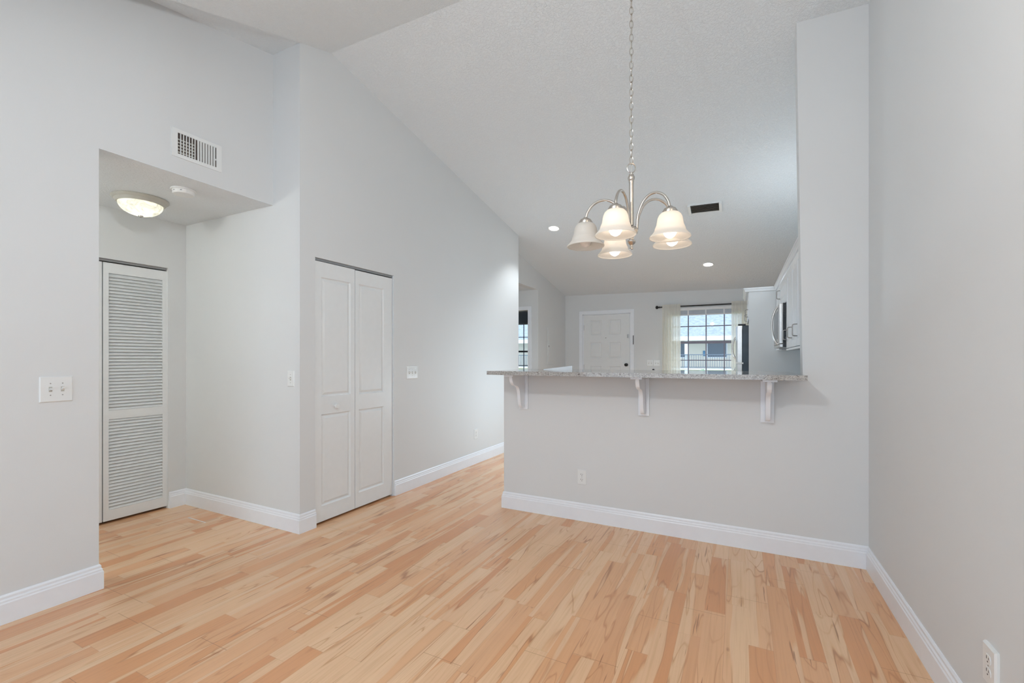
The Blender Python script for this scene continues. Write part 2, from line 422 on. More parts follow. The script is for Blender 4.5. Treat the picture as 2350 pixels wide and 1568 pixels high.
wall('wall_bedroom_front', MB().box(-6.7, -5.95, 10.6, 10.72, 0, 2.48).box(-5.95, -4.75, 10.6, 10.72, 0, .7).box(-5.95, -4.75, 10.6, 10.72, 2.19, 2.48).box(-4.75, -3.1, 10.6, 10.72, 0, 2.48), 'blue grey bedroom wall around its window', 'blue_wall')
wall('wall_bedroom_side', MB().box(-3.22, -3.1, 8.72, 10.6, 0, 2.48).box(-3.384, -3.265, 8.5, 8.84, 0, 2.48).box(-3.384, -3.1, 8.721, 8.84, 0, 2.48).box(-6.82, -6.7, 7.22, 10.72, 0, 2.48), 'bedroom side wall', 'blue_wall')
zr = zs(YR)
wall('wall_rear', MB().box(XL-.12, -2.92, YR-.12, YR, 0, zr+.06).box(-2.92, .48, YR-.12, YR, 2.32, 2.50).box(.48, XO, YR-.12, YR, 0, 2.45), 'rear wall around the glazed doors')

# baseboards
PROF = [(0, 0), (.016, 0), (.016, .096), (.0125, .102), (.0125, .110), (.008, .117), (.008, .128), (.003, .137), (0, .137)]
def sweep(path, prof, side):
    b = MB(); n = len(path); P = [Vector(p) for p in path]; rings = []
    for i in range(n):
        ds = []
        if i > 0: ds.append((P[i]-P[i-1]).normalized())
        if i < n-1: ds.append((P[i+1]-P[i]).normalized())
        ns = [Vector((-d.y, d.x))*side for d in ds]
        nn = ns[0] if len(ns) == 1 else (ns[0]+ns[1])/(1+ns[0].dot(ns[1]))
        rings.append([b.bm.verts.new((P[i].x+nn.x*o, P[i].y+nn.y*o, z)) for o, z in prof])
    for A, B in zip(rings, rings[1:]):
        for k in range(len(prof)): b.bm.faces.new([A[k], A[(k+1) % len(prof)], B[(k+1) % len(prof)], B[k]])
    b.bm.faces.new(rings[0]); b.bm.faces.new(rings[-1][::-1])
    return b
def base(name, path, side, label): S(sweep(path, PROF, side).obj(name, 'trim'), label, 'baseboard')
base('baseboard_left', [(XL, YR), (XL, 1.172), (XL-.12, 1.172)], -1, 'white baseboard along the left wall')
base('baseboard_hall', [(XD, 2.07), (XD, YA), (XC, YA), (XC, 2.336)], -1, 'white baseboard wrapping the hall wall corner')
base('baseboard_closet', [(XC, 3.205), (XC, 5.823), (XC-.1, 5.823)], -1, 'white baseboard right of the panelled closet')
base('baseboard_bar', [(XR, YB), (-1.79, YB), (-1.79, YB+.12)], 1, 'tall white baseboard under the breakfast bar')
base('baseboard_right', [(XR, YR), (XR, YB-.017)], 1, 'white baseboard along the right wall')
base('baseboard_entry', [(XL, 7.24), (XL, YF), (-2.87, YF)], -1, 'white baseboard by the entry door')

# ------------------------------------------------------------ panel door leaf, front = local -Y
def leaf(b, x0, x1, z0, z1, t, panels, raised=True):
    xs = sorted({x0, x1, *[p[0] for p in panels], *[p[1] for p in panels]})
    zs = sorted({z0, z1, *[p[2] for p in panels], *[p[3] for p in panels]})
    inp = lambda a, c: any(p[0]-1e-6 < a < p[1]+1e-6 and p[2]-1e-6 < c < p[3]+1e-6 for p in panels)
    for i in range(len(xs)-1):
        for j in range(len(zs)-1):
            if not inp((xs[i]+xs[i+1])/2, (zs[j]+zs[j+1])/2):
                b.face([(xs[i], 0, zs[j]), (xs[i+1], 0, zs[j]), (xs[i+1], 0, zs[j+1]), (xs[i], 0, zs[j+1])])
    steps = [(0, 0), (.003, .004), (.008, .011), (.014, .012), (.032, .003), (.034, .003)] if raised else [(0, 0), (.001, .008), (.002, .008)]
    for p in panels:
        prev = None
        for off, dep in steps:
            cur = [(p[0]+off, dep, p[2]+off), (p[1]-off, dep, p[2]+off), (p[1]-off, dep, p[3]-off), (p[0]+off, dep, p[3]-off)]
            if prev:
                for k in range(4): b.face([prev[k], prev[(k+1) % 4], cur[(k+1) % 4], cur[k]])
            prev = cur
        b.face(prev)
    b.face([(x0, t, z0), (x1, t, z0), (x1, t, z1), (x0, t, z1)])
    b.face([(x0, 0, z0), (x0, t, z0), (x0, t, z1), (x0, 0, z1)]); b.face([(x1, 0, z0), (x1, t, z0), (x1, t, z1), (x1, 0, z1)])
    b.face([(x0, 0, z0), (x1, 0, z0), (x1, t, z0), (x0, t, z0)]); b.face([(x0, 0, z1), (x1, 0, z1), (x1, t, z1), (x0, t, z1)])
    bmesh.ops.remove_doubles(b.bm, verts=b.bm.verts, dist=1e-5)
    return b

# door_2 panelled bifold in the closet wall (front faces +x: local x = world y)
d2 = thing('door_2', 'white panelled bifold closet door with small white knob', 'door', (XC-.012, 2.336, 0), E_, kind='structure')
l1 = leaf(MB(), .006, .402, .018, 2.012, .034, [(.067, .357, .135, .84), (.067, .357, .975, 1.895)]).obj('door_leaf', 'door', d2)
l2 = leaf(MB(), .407, .852, .018, 2.008, .034, [(.447, .745, .14, .84), (.447, .745, .968, 1.897)]).obj('door_leaf', 'door', d2)
k = MB().lathe([(.009, 0), (.008, .012), (.010, .016), (.018, .022), (.0205, .030), (.017, .038), (.006, .041)], seg=24, axis='y')
for v in k.bm.verts: v.co.y = -v.co.y
k.obj('knob', 'plastic', l1, True, loc=(.192, 0, .895))
MB().box(.004, .86, .0, .03, 2.016, 2.034).obj('track', 'alu', d2)
MB().box(.0005, .0045, -.008, .03, 0, 2.03).obj('side_jamb', 'trim', d2)
MB().box(.858, .8635, -.004, .03, 0, 2.03).obj('side_jamb', 'trim', d2)
S(MB().box(-3.9, -2.97, 2.33, 5.7, 2.44, 2.5).obj('ceiling_closet', 'ceiling'), 'closet ceiling behind the panelled doors', 'ceiling')
wall('wall_closet_inner', MB().box(-4.02, -3.9, 2.33, 5.7, 0, 2.5), 'inner closet wall')

# door_1 louvered bifold
d1 = thing('door_1', 'white louvered bifold closet door in the side hall', 'door', (XD-.02, .32, 0), E_, kind='structure')
for i in range(4):
    x0 = .008+i*.437; x1 = x0+.430
    b = MB(); b.box(x0, x0+.034, 0, .028, .02, 2.008); b.box(x1-.034, x1, 0, .028, .02, 2.008)
    for za, zb in ((.02, .1), (.80, .868), (1.93, 2.008)): b.box(x0+.034, x1-.034, 0, .028, za, zb)
    for za, n in ((.1, 28), (.868, 42)):
        for q in range(n):
            z = za+.002+q*.0252
            b.prism([(.001, z+.001), (.007, z-.003), (.027, z+.022), (.023, z+.027)], 'x', x0+.033, x1-.033)
    b.obj('louvered_leaf', 'door', d1)
MB().box(.004, 1.742, .0, .03, 2.017, 2.034).obj('track', 'alu', d1)

# front door
d3 = thing('door_3', 'white six panel front entry door', 'door', (-2.80, YF+.012, 0), 0, kind='structure')
pan = [(a, c, z0, z1) for a, c in ((.165, .41), (.545, .78)) for z0, z1 in ((.12, .62), (.75, 1.1)) ]
pan = [(a, c, z0, z1) for a, c in ((.175, .40), (.545, .775)) for z0, z1 in ((.25, 1.12), (1.28, 1.585), (1.735, 2.02))]
dl = leaf(MB(), .04, .948, .01, 2.125, .045, pan).obj('door_leaf', 'door', d3)
b = MB()
for q in ((.0, .04, 0, 2.15), (.95, .99, 0, 2.15), (.0, .99, 2.127, 2.15)): b.box(q[0], q[1], -.005, .10, q[2], q[3])
b.obj('door_frame', 'trim', d3)
b = MB(); b.box(-.045, .022, -.03, -.0125, 0, 2.205); b.box(.965, 1.032, -.03, -.0125, 0, 2.205); b.box(.022, .965, -.03, -.0125, 2.14, 2.205)
b.obj('casing', 'trim', d3)
b = MB().lathe([(.03, 0), (.03, -.006), (.012, -.01), (.012, -.035), (.026, -.045), (.03, -.058), (.02, -.068), (.003, -.07)], seg=20, axis='y'); b.obj('door_knob', 'blackmetal', dl, True, loc=(.885, 0, 1.15))
MB().box(-.016, .016, -.02, 0, -.035, .035, .003).obj('deadbolt', 'pull', dl, loc=(.915, 0, 1.695))
MB().lathe([(.007, 0), (.007, -.004)], seg=12, axis='y').obj('peephole', 'slot', dl, loc=(.487, 0, 1.672))
b = MB(); b.tube([(.0015*math.sin(t*2.1), -.008, .085-.01*t) for t in range(18)], [.0045+.003*(t % 2) for t in range(18)], 6); b.obj('door_chain', 'blackmetal', d3, loc=(1.02, -.03, 1.62))
for z in (.25, 1.1, 1.88): MB().box(-.004, .01, -.004, .003, -.05, .05).obj('hinge', 'pull', dl, loc=(.036, 0, z))

# bedroom doorway casing (structure trim)
b = MB(); b.box(-3.338, -3.272, 7.205, 7.2198, 0, 2.195); b.box(-4.216, -4.15, 7.205, 7.2198, 0, 2.195); b.box(-4.15, -3.338, 7.205, 7.2198, 2.13, 2.195)
S(b.obj('trim_1', 'trim'), 'white casing around the bedroom doorway', 'trim')

# ------------------------------------------------------------ windows
def window(name, label, x0, x1, z0, z1, y, vx, hz, meet):
    t = thing(name, label, 'window', (0, y, 0), kind='structure')
    b = MB()
    for q in ((x0, x0+.03, z0, z1), (x1-.03, x1, z0, z1), (x0+.03, x1-.03, z0, z0+.035), (x0+.03, x1-.03, z1-.03, z1)): b.box(q[0], q[1], .03, .09, q[2], q[3])
    b.obj('window_frame', 'white_vinyl', t)
    b = MB(); b.box(x0+.03, x1-.03, .035, .075, meet-.022, meet+.022); b.obj('meeting_rail', 'muntin', t)
    for v in vx: MB().box(v-.009, v+.009, .045, .066, z0+.035, z1-.03).obj('muntin', 'muntin', t)
    for v in hz: MB().box(x0+.03, x1-.03, .047, .064, v-.008, v+.008).obj('muntin', 'muntin', t)
    MB().box(x0+.02, x1-.02, .054, .057, z0+.02, z1-.02).obj('pane', 'glass', t)
    MB().box(x0-.0, x1+.0, -.03, .03, z0, z0+.02).obj('window_sill', 'trim', t)
    return t
window('window_1', 'kitchen window with grid beyond the breakfast bar', -1.12, .075, .93, 2.16, YF, (-.816, -.521, -.229), (1.847, 1.239), 1.558)
window('window_2', 'bedroom window with grid seen through the doorway', -5.95, -4.75, .7, 2.19, 10.6, (-5.646, -5.348, -5.05), (1.83, 1.087), 1.453)
w3 = thing('window_3', 'glazed doors behind the camera', 'window', (0, YR-.07, 0), kind='structure')
b = MB()
for q in ((-2.92, -2.87, 0, 2.32), (.43, .48, 0, 2.32), (-1.25, -1.19, 0, 2.32), (-2.87, -1.25, 0, .06), (-1.19, .43, 0, .06), (-2.87, -1.25, 2.26, 2.32), (-1.19, .43, 2.26, 2.32)): b.box(q[0], q[1], -.03, .03, q[2], q[3])
b.obj('window_frame', 'white_vinyl', w3)
MB().box(-2.87, .43, -.002, .002, .05, 2.27).obj('pane', 'glass', w3)

# blind raised to the head of the kitchen window
bl = thing('window_blind', 'white blind drawn up to the head of the kitchen window', 'blind', (-.52, YF-.004, 2.16))
MB().box(-.58, .58, -.045, -.008, -.03, .02).obj('headrail', 'white_vinyl', bl)
b = MB()
for q in range(9): b.box(-.57, .57, -.042, -.012, -.035-q*.008-.0074, -.035-q*.008)
b.obj('slat_stack', 'slat', bl)
for xx in (-.29, 0, .29): MB().box(xx-.011, xx+.011, -.0455, -.0435, -.12, .0).obj('ladder_tape', 'white_vinyl', bl)
MB().box(-.575, .575, -.044, -.01, -.122, -.108).obj('bottom_rail', 'white_vinyl', bl)
b = MB(); b.box(-.575, .575, -.04, -.035, -.13, -.03)

# curtain rod and curtains
cr = thing('curtain_rod', 'black curtain rod with ball finial over the far window', 'curtain rod', (0, YF-.075, 2.205))
MB().tube([(-1.29, 0, 0), (.40, 0, 0)], .011, 12).obj('rod', 'blackmetal', cr, True)
for s, xx in ((-1, -1.29), (1, .40)):
    b = MB().lathe([(.012, 0), (.018, .004), (.018, .010), (.010, .016), (.013, .026), (.027, .038), (.032, .052), (.026, .068), (.008, .078)], seg=18, axis='x')
    for v in b.bm.verts: v.co.x *= s
    b.obj('finial', 'blackmetal', cr, True, loc=(xx, 0, 0))
for xx in (-1.16, .30): MB().box(xx-.008, xx+.008, 0, .075, -.008, .008).obj('bracket', 'blackmetal', cr)
def curtain(label, x0, x1, seedv, flare):
    t = thing('curtain', label, 'curtain', ((x0+x1)/2, YF-.075, 0), group='sheer curtains at the far window')
    b = MB(); nx, nz = 90, 30; W = (x1-x0); grid = []
    for j in range(nz+1):
        z = 2.245-j*(2.18/nz); r = []
        f = min(1, j/5)
        for i in range(nx+1):
            u = i/nx; k = 1+flare*(j/nz)
            a = .006+.022*f
            y = a*math.sin(u*2*PI*6.3+seedv+.5*math.sin(u*9+seedv)+.25*j/nz*math.sin(u*5)) + .006*math.sin(u*2*PI*17+seedv)
            if j <= 2: y = y*.22-.024
            else: y -= .034
            r.append(b.bm.verts.new(((u-.5)*W*k, y, z)))
        grid.append(r)
    for j in range(nz):
        for i in range(nx): b.bm.faces.new([grid[j][i], grid[j][i+1], grid[j+1][i+1], grid[j+1][i]])
    b.obj('fabric', 'curtain', t, True)
curtain('cream sheer curtain at the left side of the far window', -1.245, -.935, 1.0, .05)
curtain('cream sheer curtain at the right side of the far window, above the refrigerator', -.115, .25, 4.0, .03)

# ------------------------------------------------------------ wall plates (front = local -Y)
def plate(b, w, h, t=.006):
    a = [(-w/2, 0, -h/2), (w/2, 0, -h/2), (w/2, 0, h/2), (-w/2, 0, h/2)]
    m = [(-w/2, -t*.5, -h/2), (w/2, -t*.5, -h/2), (w/2, -t*.5, h/2), (-w/2, -t*.5, h/2)]; i = .004
    c = [(-w/2+i, -t, -h/2+i), (w/2-i, -t, -h/2+i), (w/2-i, -t, h/2-i), (-w/2+i, -t, h/2-i)]
    b.face(a); b.face(c)
    for A, B in ((a, m), (m, c)):
        for k in range(4): b.face([A[k], A[(k+1) % 4], B[(k+1) % 4], B[k]])
    bmesh.ops.remove_doubles(b.bm, verts=b.bm.verts, dist=1e-5)
    return b
def switch(label, loc, rz, gangs, w, h=.115, t=.006, ups=None, group=None):
    o = thing('switch_plate', label, 'light switch', loc, rz, group)
    plate(MB(), w, h, t).obj('plate', 'plastic', o)
    for g in range(gangs):
        gx = (g-(gangs-1)/2)*.046
        MB().box(gx-.0065, gx+.0065, -t-.0006, -t, -.013, .013).obj('toggle_slot', 'slot' if False else 'fixture', o)
        up = ups[g] if ups else 1
        b = MB().prism([(-t-.0006, -.006), (-t-.0006, .006), (-t-.014, .006+up*.006), (-t-.014, up*.006-.002)], 'x', gx-.0045, gx+.0045)
        b.obj('toggle', 'plastic', o)
        for z in (-.03, .03): MB().lathe([(.003, -t), (.003, -t-.0009)], c=(gx, 0, z), seg=10, axis='y').obj('screw', 'pull', o)
    return o
def outlet(label, loc, rz, w=.071, h=.116, t=.006):
    o = thing('wall_outlet', label, 'outlet', loc, rz)
    plate(MB(), w, h, t).obj('plate', 'plastic', o)
    for z in (-.0195, .0195):
        r = MB().prism([(.0172*math.cos(a)*1.0, max(-.0135, min(.0135, .0172*math.sin(a)))) for a in [2*PI*i/28 for i in range(28)]], 'y', -t-.0018, -t)
        ro = r.obj('receptacle', 'plastic', o, loc=(0, 0, z))
        MB().box(-.0080, -.0052, -t-.0022, -t-.0018, -.001, .0085).obj('slot', 'slot', ro)
        MB().box(.0052, .0074, -t-.0022, -t-.0018, 0, .0075).obj('slot', 'slot', ro)
        MB().lathe([(.0026, -t-.0018), (.0026, -t-.0022)], c=(0, 0, -.0075), seg=12, axis='y').obj('slot', 'slot', ro)
    MB().lathe([(.0025, -t), (.0025, -t-.001)], seg=10, axis='y').obj('screw', 'pull', o)
    return o
switch('two toggle white switch plate on the left wall near the hall opening', (XL, .998, 1.112), E_, 2, .127, .130, .008, (0, 1))
switch('single white switch plate on the bluish hall wall near the corner', (-2.938, YA, 1.122), 0, 1, .072, .115, ups=(1,))
switch('three toggle white switch plate right of the panelled closet door', (XC, 3.456, 1.132), E_, 3, .165, .118, ups=(1, 0, 1))
switch('left one of two switch plates on the far wall beside the entry door', (-1.476, YF, 1.185), 0, 2, .115, .115)
switch('right one of two switch plates on the far wall near the curtain', (-1.355, YF, 1.185), 0, 2, .115, .115)
outlet('white duplex outlet low on the closet wall near the baseboard', (XC, 4.64, .355), E_, .078, .12)
outlet('white duplex outlet on the half wall under the breakfast bar', (-1.097, YB, .34), 0)
outlet('white duplex outlet low on the right wall at the photo edge', (XR, 1.897, .322), W_, .078, .122, .011)
hk = thing('wall_hook', 'small black hook on the far wall below the switch plates', 'hook', (-1.414, YF, 1.06))
MB().lathe([(.016, 0), (.016, -.006), (.008, -.012), (.008, -.03), (.02, -.036), (.016, -.046), (.003, -.048)], seg=14, axis='y').obj('hook_body', 'blackmetal', hk, True)

ep = thing('electrical_panel', 'wall coloured electrical panel cover on the entry wall', 'electrical panel', (XL, 7.83, 1.50), E_)
MB().box(-.19, .19, -.006, 0, -.34, .34, .002).obj('panel_frame', 'wall', ep)
pd = MB().box(-.155, .155, -.011, -.006, -.27, .30, .002).obj('panel_door', 'wall', ep)
MB().box(-.15, -.138, -.015, -.011, -.02, .01).obj('latch', 'slot', pd)

# ------------------------------------------------------------ vents
vw = thing('wall_vent', 'white register with vertical fins high on the left wall', 'vent', (XL, 1.674, 2.622), E_)
b = MB(); W, H, w_, h_ = .150, .088, .117, .066
for q in ((-W, W, h_, H), (-W, W, -H, -h_), (-W, -w_, -h_, h_), (w_, W, -h_, h_)): b.box(q[0], q[1], -.008, 0, q[2], q[3])
b.obj('frame', 'plastic', vw)
MB().box(-w_, w_, -.0015, -.0005, -h_, h_).obj('duct_backing', 'gap', vw)
b = MB()
for i in range(14):
    xx = -w_+.0085+i*(2*w_-.0)/14.0
    if i == 0: continue
    a = .0035 if i < 7 else .004
    b.box(xx-.0022-.008+.0, xx+.0022-.008, -.0075, -.0015, -h_, h_)
    if i >= 7: b.prism([(xx-.006, -.006), (xx+.001, -.0018), (xx+.003, -.0018), (xx-.004, -.006)], 'z', -h_, h_)
b.obj('fins', 'plastic', vw)
b = MB()
for i in range(5): b.box(-w_, -.015, -.0028, -.0016, -h_+.008+i*.02, -h_+.016+i*.02)
b.obj('damper_blades', 'fixture', vw)
MB().box(w_-.012, w_-.004, -.014, -.006, -.022, -.012, .002).obj('lever', 'plastic', vw)

def on_ceiling(name, label, cat, x, y, group=None):
    return thing(name, label, cat, (x, y, zc(x, y)), rot=(-math.atan(SF), math.atan(SX), 0), group=group)
vc = on_ceiling('ceiling_vent', 'white register with dark slots on the sloped kitchen ceiling', 'vent', -.352, 5.635)
for q in ((-.18, -.15, -.105, .105), (.15, .18, -.105, .105)): MB().box(q[0], q[1], q[2], q[3], -.028, 0, .002).obj('end_cap', 'plastic', vc)
for q in ((-.15, .15, .093, .105), (-.15, .15, -.105, -.093)): MB().box(q[0], q[1], q[2], q[3], -.012, 0).obj('side_rail', 'plastic', vc)
MB().box(-.15, .15, -.093, .093, -.002, -.0005).obj('duct_backing', 'slot', vc)
b = MB()
for i in range(6):
    y0 = -.08+i*.03
    b.prism([(y0, -.004), (y0+.002, -.004), (y0-.012, -.024), (y0-.014, -.024)], 'x', -.15, .15)
b.obj('fins', 'steel', vc)

def downlight(label, x, y):
    t = on_ceiling('recessed_downlight', label, 'ceiling light', x, y, group='recessed downlights in the kitchen ceiling')
    MB().lathe([(.062, 0), (.085, 0), (.087, -.004), (.080, -.009), (.066, -.006)], seg=40, closed=True).obj('trim_ring', 'plastic', t, True)
    MB().lathe([(.0625, -.001), (.0625, -.004)], seg=32).obj('lens', 'led', t)
    lamp('downlight_glow', (x, y, zc(x, y)-.05), 38, (.90, .96, 1), .05, 'SPOT', (0, 0, 0), math.radians(118))
downlight('lit recessed downlight left of the chandelier', -2.257, 5.718)
downlight('lit recessed downlight right of the chandelier above the far window', -.418, 7.399)

# ------------------------------------------------------------ hall ceiling light and smoke detector
hl = thing('ceiling_light', 'lit flush ceiling light with marbled glass bowl in the side hall', 'ceiling light', (-3.88, 1.685, 2.43))
MB().lathe([(.166, 0), (.168, -.006), (.162, -.014), (.150, -.020), (.147, -.030), (.138, -.040), (.130, -.040), (.12, -.004), (.12, 0)], seg=56, closed=True).obj('rim', 'fixture', hl, True)
prof = [(.131, -.036)]+[(.131*math.cos(a), -.038-.085*math.sin(a)) for a in [PI/2*i/12 for i in range(1, 12)]]+[(.004, -.123)]
inner = [(r*.97, z+.003) for r, z in prof[::-1]]
MB().lathe(prof+inner, seg=56, closed=True).obj('glass_bowl', 'bowl', hl, True)
MB().lathe([(.004, -.120), (.016, -.122), (.014, -.130), (.007, -.134), (.002, -.138)], seg=16).obj('finial', 'nickel', hl, True)
MB().sphere((.0, 0, -.058), .028).obj('bulb', 'bulb_hall', hl, True)

sd = thing('smoke_detector', 'round white smoke detector on the low hall ceiling', 'smoke detector', (-3.405, 1.725, 2.43))
MB().lathe([(.002, 0), (.072, 0), (.074, -.006), (.072, -.010), (.064, -.011), (.064, -.028), (.058, -.036), (.002, -.037)], seg=40, caps=False).obj('housing', 'plastic', sd, True)
for a in (200, 240, 280, 320):
    r = math.radians(a); b = MB(); b.box(.0645*math.cos(r)-.004, .0645*math.cos(r)+.004, .0645*math.sin(r)-.003, .0645*math.sin(r)+.003, -.024, -.020); b.obj('slot', 'alu', sd)

# ------------------------------------------------------------ chandelier
CX, CY = -.487, 2.30
ch = thing('chandelier', 'brushed nickel five arm chandelier with frosted bell glass shades', 'chandelier', (CX, CY, 0))
zt = zc(CX, CY)
MB().lathe([(.002, zt-.001), (.062, zt-.006), (.062, zt-.016), (.045, zt-.03), (.012, zt-.038), (.002, zt-.045)], seg=32, caps=False).obj('canopy', 'nickel', ch, True)
b = MB(); z = 2.275; i = 0
while z < zt-.05:
    a = (i % 2)*PI/2+.5; pts = []
    for k_ in range(16):
        t = 2*PI*k_/16; u = .0085*math.cos(t); v = .0215*math.sin(t)
        pts.append((u*math.cos(a), u*math.sin(a), z+v))
    b.tube(pts, .0017, 6, True); z += .0345; i += 1
b.obj('chain', 'nickel', ch, True)
MB().tube([(.003*math.sin(q*.9), .003*math.cos(q*.7), 2.22+q*.05) for q in range(int((zt-2.25)/.05))], .0016, 6).obj('cord', 'fixture', ch, True)
MB().tube([(.021*math.cos(2*PI*q/28)*math.cos(.5), .021*math.cos(2*PI*q/28)*math.sin(.5), 2.236+.024*math.sin(2*PI*q/28)) for q in range(28)], .0027, 8, True).obj('loop_ring', 'nickel', ch, True)
MB().lathe([(.002, 2.214), (.006, 2.212), (.006, 2.206), (.012, 2.203), (.012, 2.199), (.016, 2.193), (.0175, 2.185), (.016, 2.176), (.0125, 2.171), (.0135, 2.166), (.0115, 2.160), (.0115, 1.945), (.018, 1.938), (.030, 1.932), (.034, 1.924), (.034, 1.912), (.028, 1.902), (.018, 1.894), (.012, 1.880), (.012, 1.872), (.019, 1.868), (.021, 1.860), (.017, 1.853), (.008, 1.845), (.007, 1.836), (.0095, 1.832), (.0095, 1.825), (.002, 1.822)], seg=32, caps=False).obj('center_column', 'nickel', ch, True)
F = Vector((-math.sin(math.radians(26.876)), math.cos(math.radians(26.876)))); R_ = Vector((F.y, -F.x))
arms = [(235, .209, 1), (318, .200, 1), (4, .212, 1), (97, .240, 1), (170, .229, 0)]
SHP = [(.030, 0), (.041, -.004), (.051, -.014), (.057, -.028), (.060, -.046), (.0625, -.060), (.067, -.071), (.0705, -.079), (.071, -.086), (.076, -.095), (.086, -.106), (.093, -.113), (.0955, -.118), (.0945, -.121)]
for ang, rad, lit in arms:
    a = math.radians(ang); d = R_*math.cos(a)+F*math.sin(a)
    sc = rad/.222
    pr = [(.030, 1.922), (.032, 1.955), (.042, 1.995), (.066, 2.045), (.102, 2.075), (.145, 2.080), (.186, 2.060), (.213, 2.022), (.222, 1.985)]
    pts = spline([(d.x*r*(1 if r < .035 else sc), d.y*r*(1 if r < .035 else sc), z) for r, z in pr], 6)
    arm = MB().tube(pts, .0064, 10).obj('arm', 'nickel', ch, True)
    sx_, sy_ = d.x*rad, d.y*rad
    MB().lathe([(.002, 1.998), (.011, 1.997), (.015, 1.992), (.027, 1.986), (.032, 1.978), (.032, 1.974), (.036, 1.972), (.036, 1.958), (.031, 1.956)], c=(sx_, sy_, 0), seg=28, caps=False).obj('shade_holder', 'nickel', arm, True)
    outer = [(r, 1.968+z) for r, z in SHP]; inn = [(r-.003, z+.001) for r, z in outer[::-1]]
    MB().lathe(outer+inn, c=(sx_, sy_, 0), seg=40, closed=True).obj('glass_shade', 'shade', arm, True)
    b = MB().lathe([(.013, 1.962), (.013, 1.935), (.020, 1.922), (.029, 1.902), (.032, 1.884), (.029, 1.866), (.021, 1.853), (.008, 1.845), (.001, 1.844)], c=(sx_, sy_, 0), seg=24)
    o = b.obj('bulb', 'bulb_on' if lit else 'bulb_off', arm, True)
    if not lit: o['label'] = 'unlit bulb'

# ------------------------------------------------------------ breakfast bar
bc = tag(MB().box(-1.774, .352, 3.06, 3.3795, 1.142, 1.172).box(-1.774, .327, 3.3795, 3.9, 1.142, 1.172).obj('bar_countertop', 'quartz'),
         'grey and white veined stone top of the breakfast bar', 'countertop')
def bracket(label, xc):
    t = thing('bar_bracket', label, 'bracket', (xc, YB, .85), group='white scrolled brackets under the breakfast bar')
    MB().box(-.039, .039, -.014, 0, 0, .278, .002).obj('wall_plate', 'trim', t)
    MB().box(-.039, .039, -.285, -.014, .278, .292, .002).obj('top_plate', 'trim', t)
    out = spline([(-.255, .278, 0), (-.252, .255, 0), (-.236, .225, 0), (-.205, .207, 0), (-.165, .200, 0), (-.128, .178, 0), (-.108, .135, 0), (-.100, .085, 0), (-.088, .045, 0), (-.062, .018, 0), (-.014, .010, 0)], 5)
    poly = [(p.x*.97, p.y) for p in out]+[(-.014, .278)]
    b = MB().prism(poly, 'x', -.013, .013)
    bmesh.ops.bevel(b.bm, geom=[e for e in b.bm.edges if abs(e.verts[0].co.x-e.verts[1].co.x) < 1e-5], offset=.004, segments=2, affect='EDGES')
    b.obj('scroll_brace', 'trim', t, True)
bracket('white scrolled bracket at the left end of the breakfast bar', -1.60)
bracket('white scrolled bracket under the middle of the breakfast bar', -.624)
bracket('white scrolled bracket at the right end of the breakfast bar', .165)
pw = thing('glossy_tray', 'thin glossy white wedge lying on the bar top near its left end', 'tray', (-1.42, 3.72, 1.172), .25)
MB().prism([(-.13, 0), (.12, 0), (.12, .034), (.10, .032), (-.13, .004)], 'y', -.05, .05).obj('tray_body', 'paper', pw)

# ------------------------------------------------------------ kitchen side
def pull(parent, x, z, L=.085, mat='pull', out=.03):
    pts = spline([(x, 0, z-L/2), (x, -out*.85, z-L/2+.003), (x, -out, z-L/2+.016), (x, -out, z), (x, -out, z+L/2-.016), (x, -out*.85, z+L/2-.003), (x, 0, z+L/2)], 4)
    return MB().tube(pts, .004, 8).obj('handle', mat, parent, True)
XK = .372
def upper(label, y0, y1, z0, z1, hy, hz, xf=XK, depth=None, group='white upper kitchen cabinets'):
    t = thing('upper_cabinet', label, 'kitchen cabinet', (xf, (y0+y1)/2, z0), W_, group)
    w2 = (y1-y0)/2-.001; H = z1-z0; dp = (XR-xf-.002) if depth is None else depth
    MB().box(-w2, w2, .02, dp, 0, H).obj('body', 'cab', t)
    s = .055
    dr = leaf(MB(), -w2+.002, w2-.002, .004, H-.004, .0195, [(-w2+s, w2-s, s, H-s)]).obj('door', 'cab', t)
    pull(dr, (y0+y1)/2-hy, hz-z0)
    return t
upper('white upper cabinet nearest the end of the bar wall', YB+.125, 3.845, 1.358, 2.03, 3.785, 1.475)
upper('white upper cabinet in the middle between bar wall and microwave', 3.847, 4.215, 1.358, 2.03, 4.145, 1.475)
upper('white upper cabinet right beside the microwave', 4.217, 4.615, 1.358, 2.03, 4.55, 1.475)
upper('short white cabinet above the microwave', 4.617, 5.385, 1.768, 2.03, 5.28, 1.915)
upper('narrow white upper cabinet between microwave and tall panel', 5.387, 5.795, 1.358, 2.03, 5.45, 1.475)
tag(MB().box(XK, XK+.02, YB+.125, 4.612, 1.340, 1.356, .003).obj('cabinet_light_rail', 'cab'), 'white rail under the upper cabinets near the bar wall', 'cabinet rail')
CP = [(0, 2.032), (-.012, 2.032), (-.015, 2.040), (-.015, 2.046), (-.024, 2.062), (-.030, 2.064), (-.030, 2.074), (0, 2.074)]
tag(sweep([(XK+.004, YB+.125), (XK+.004, 5.796), (.075, 5.796), (.075, 6.72)], [(-o, z) for o, z in CP], 1).obj('crown_molding', 'cab'), 'white stepped crown molding along the cabinet tops', 'crown molding')
tag(MB().box(.1, XR-.002, 5.80, 5.838, 0, 2.03).obj('tall_cabinet_panel', 'wall'), 'tall grey end panel between microwave run and refrigerator', 'cabinet panel')
t = thing('upper_cabinet', 'white cabinet above the refrigerator', 'kitchen cabinet', (.095, 6.28, 1.72), W_, group='white upper kitchen cabinets')
MB().box(-.43, .44, .02, .598, 0, .312).obj('body', 'cab', t)
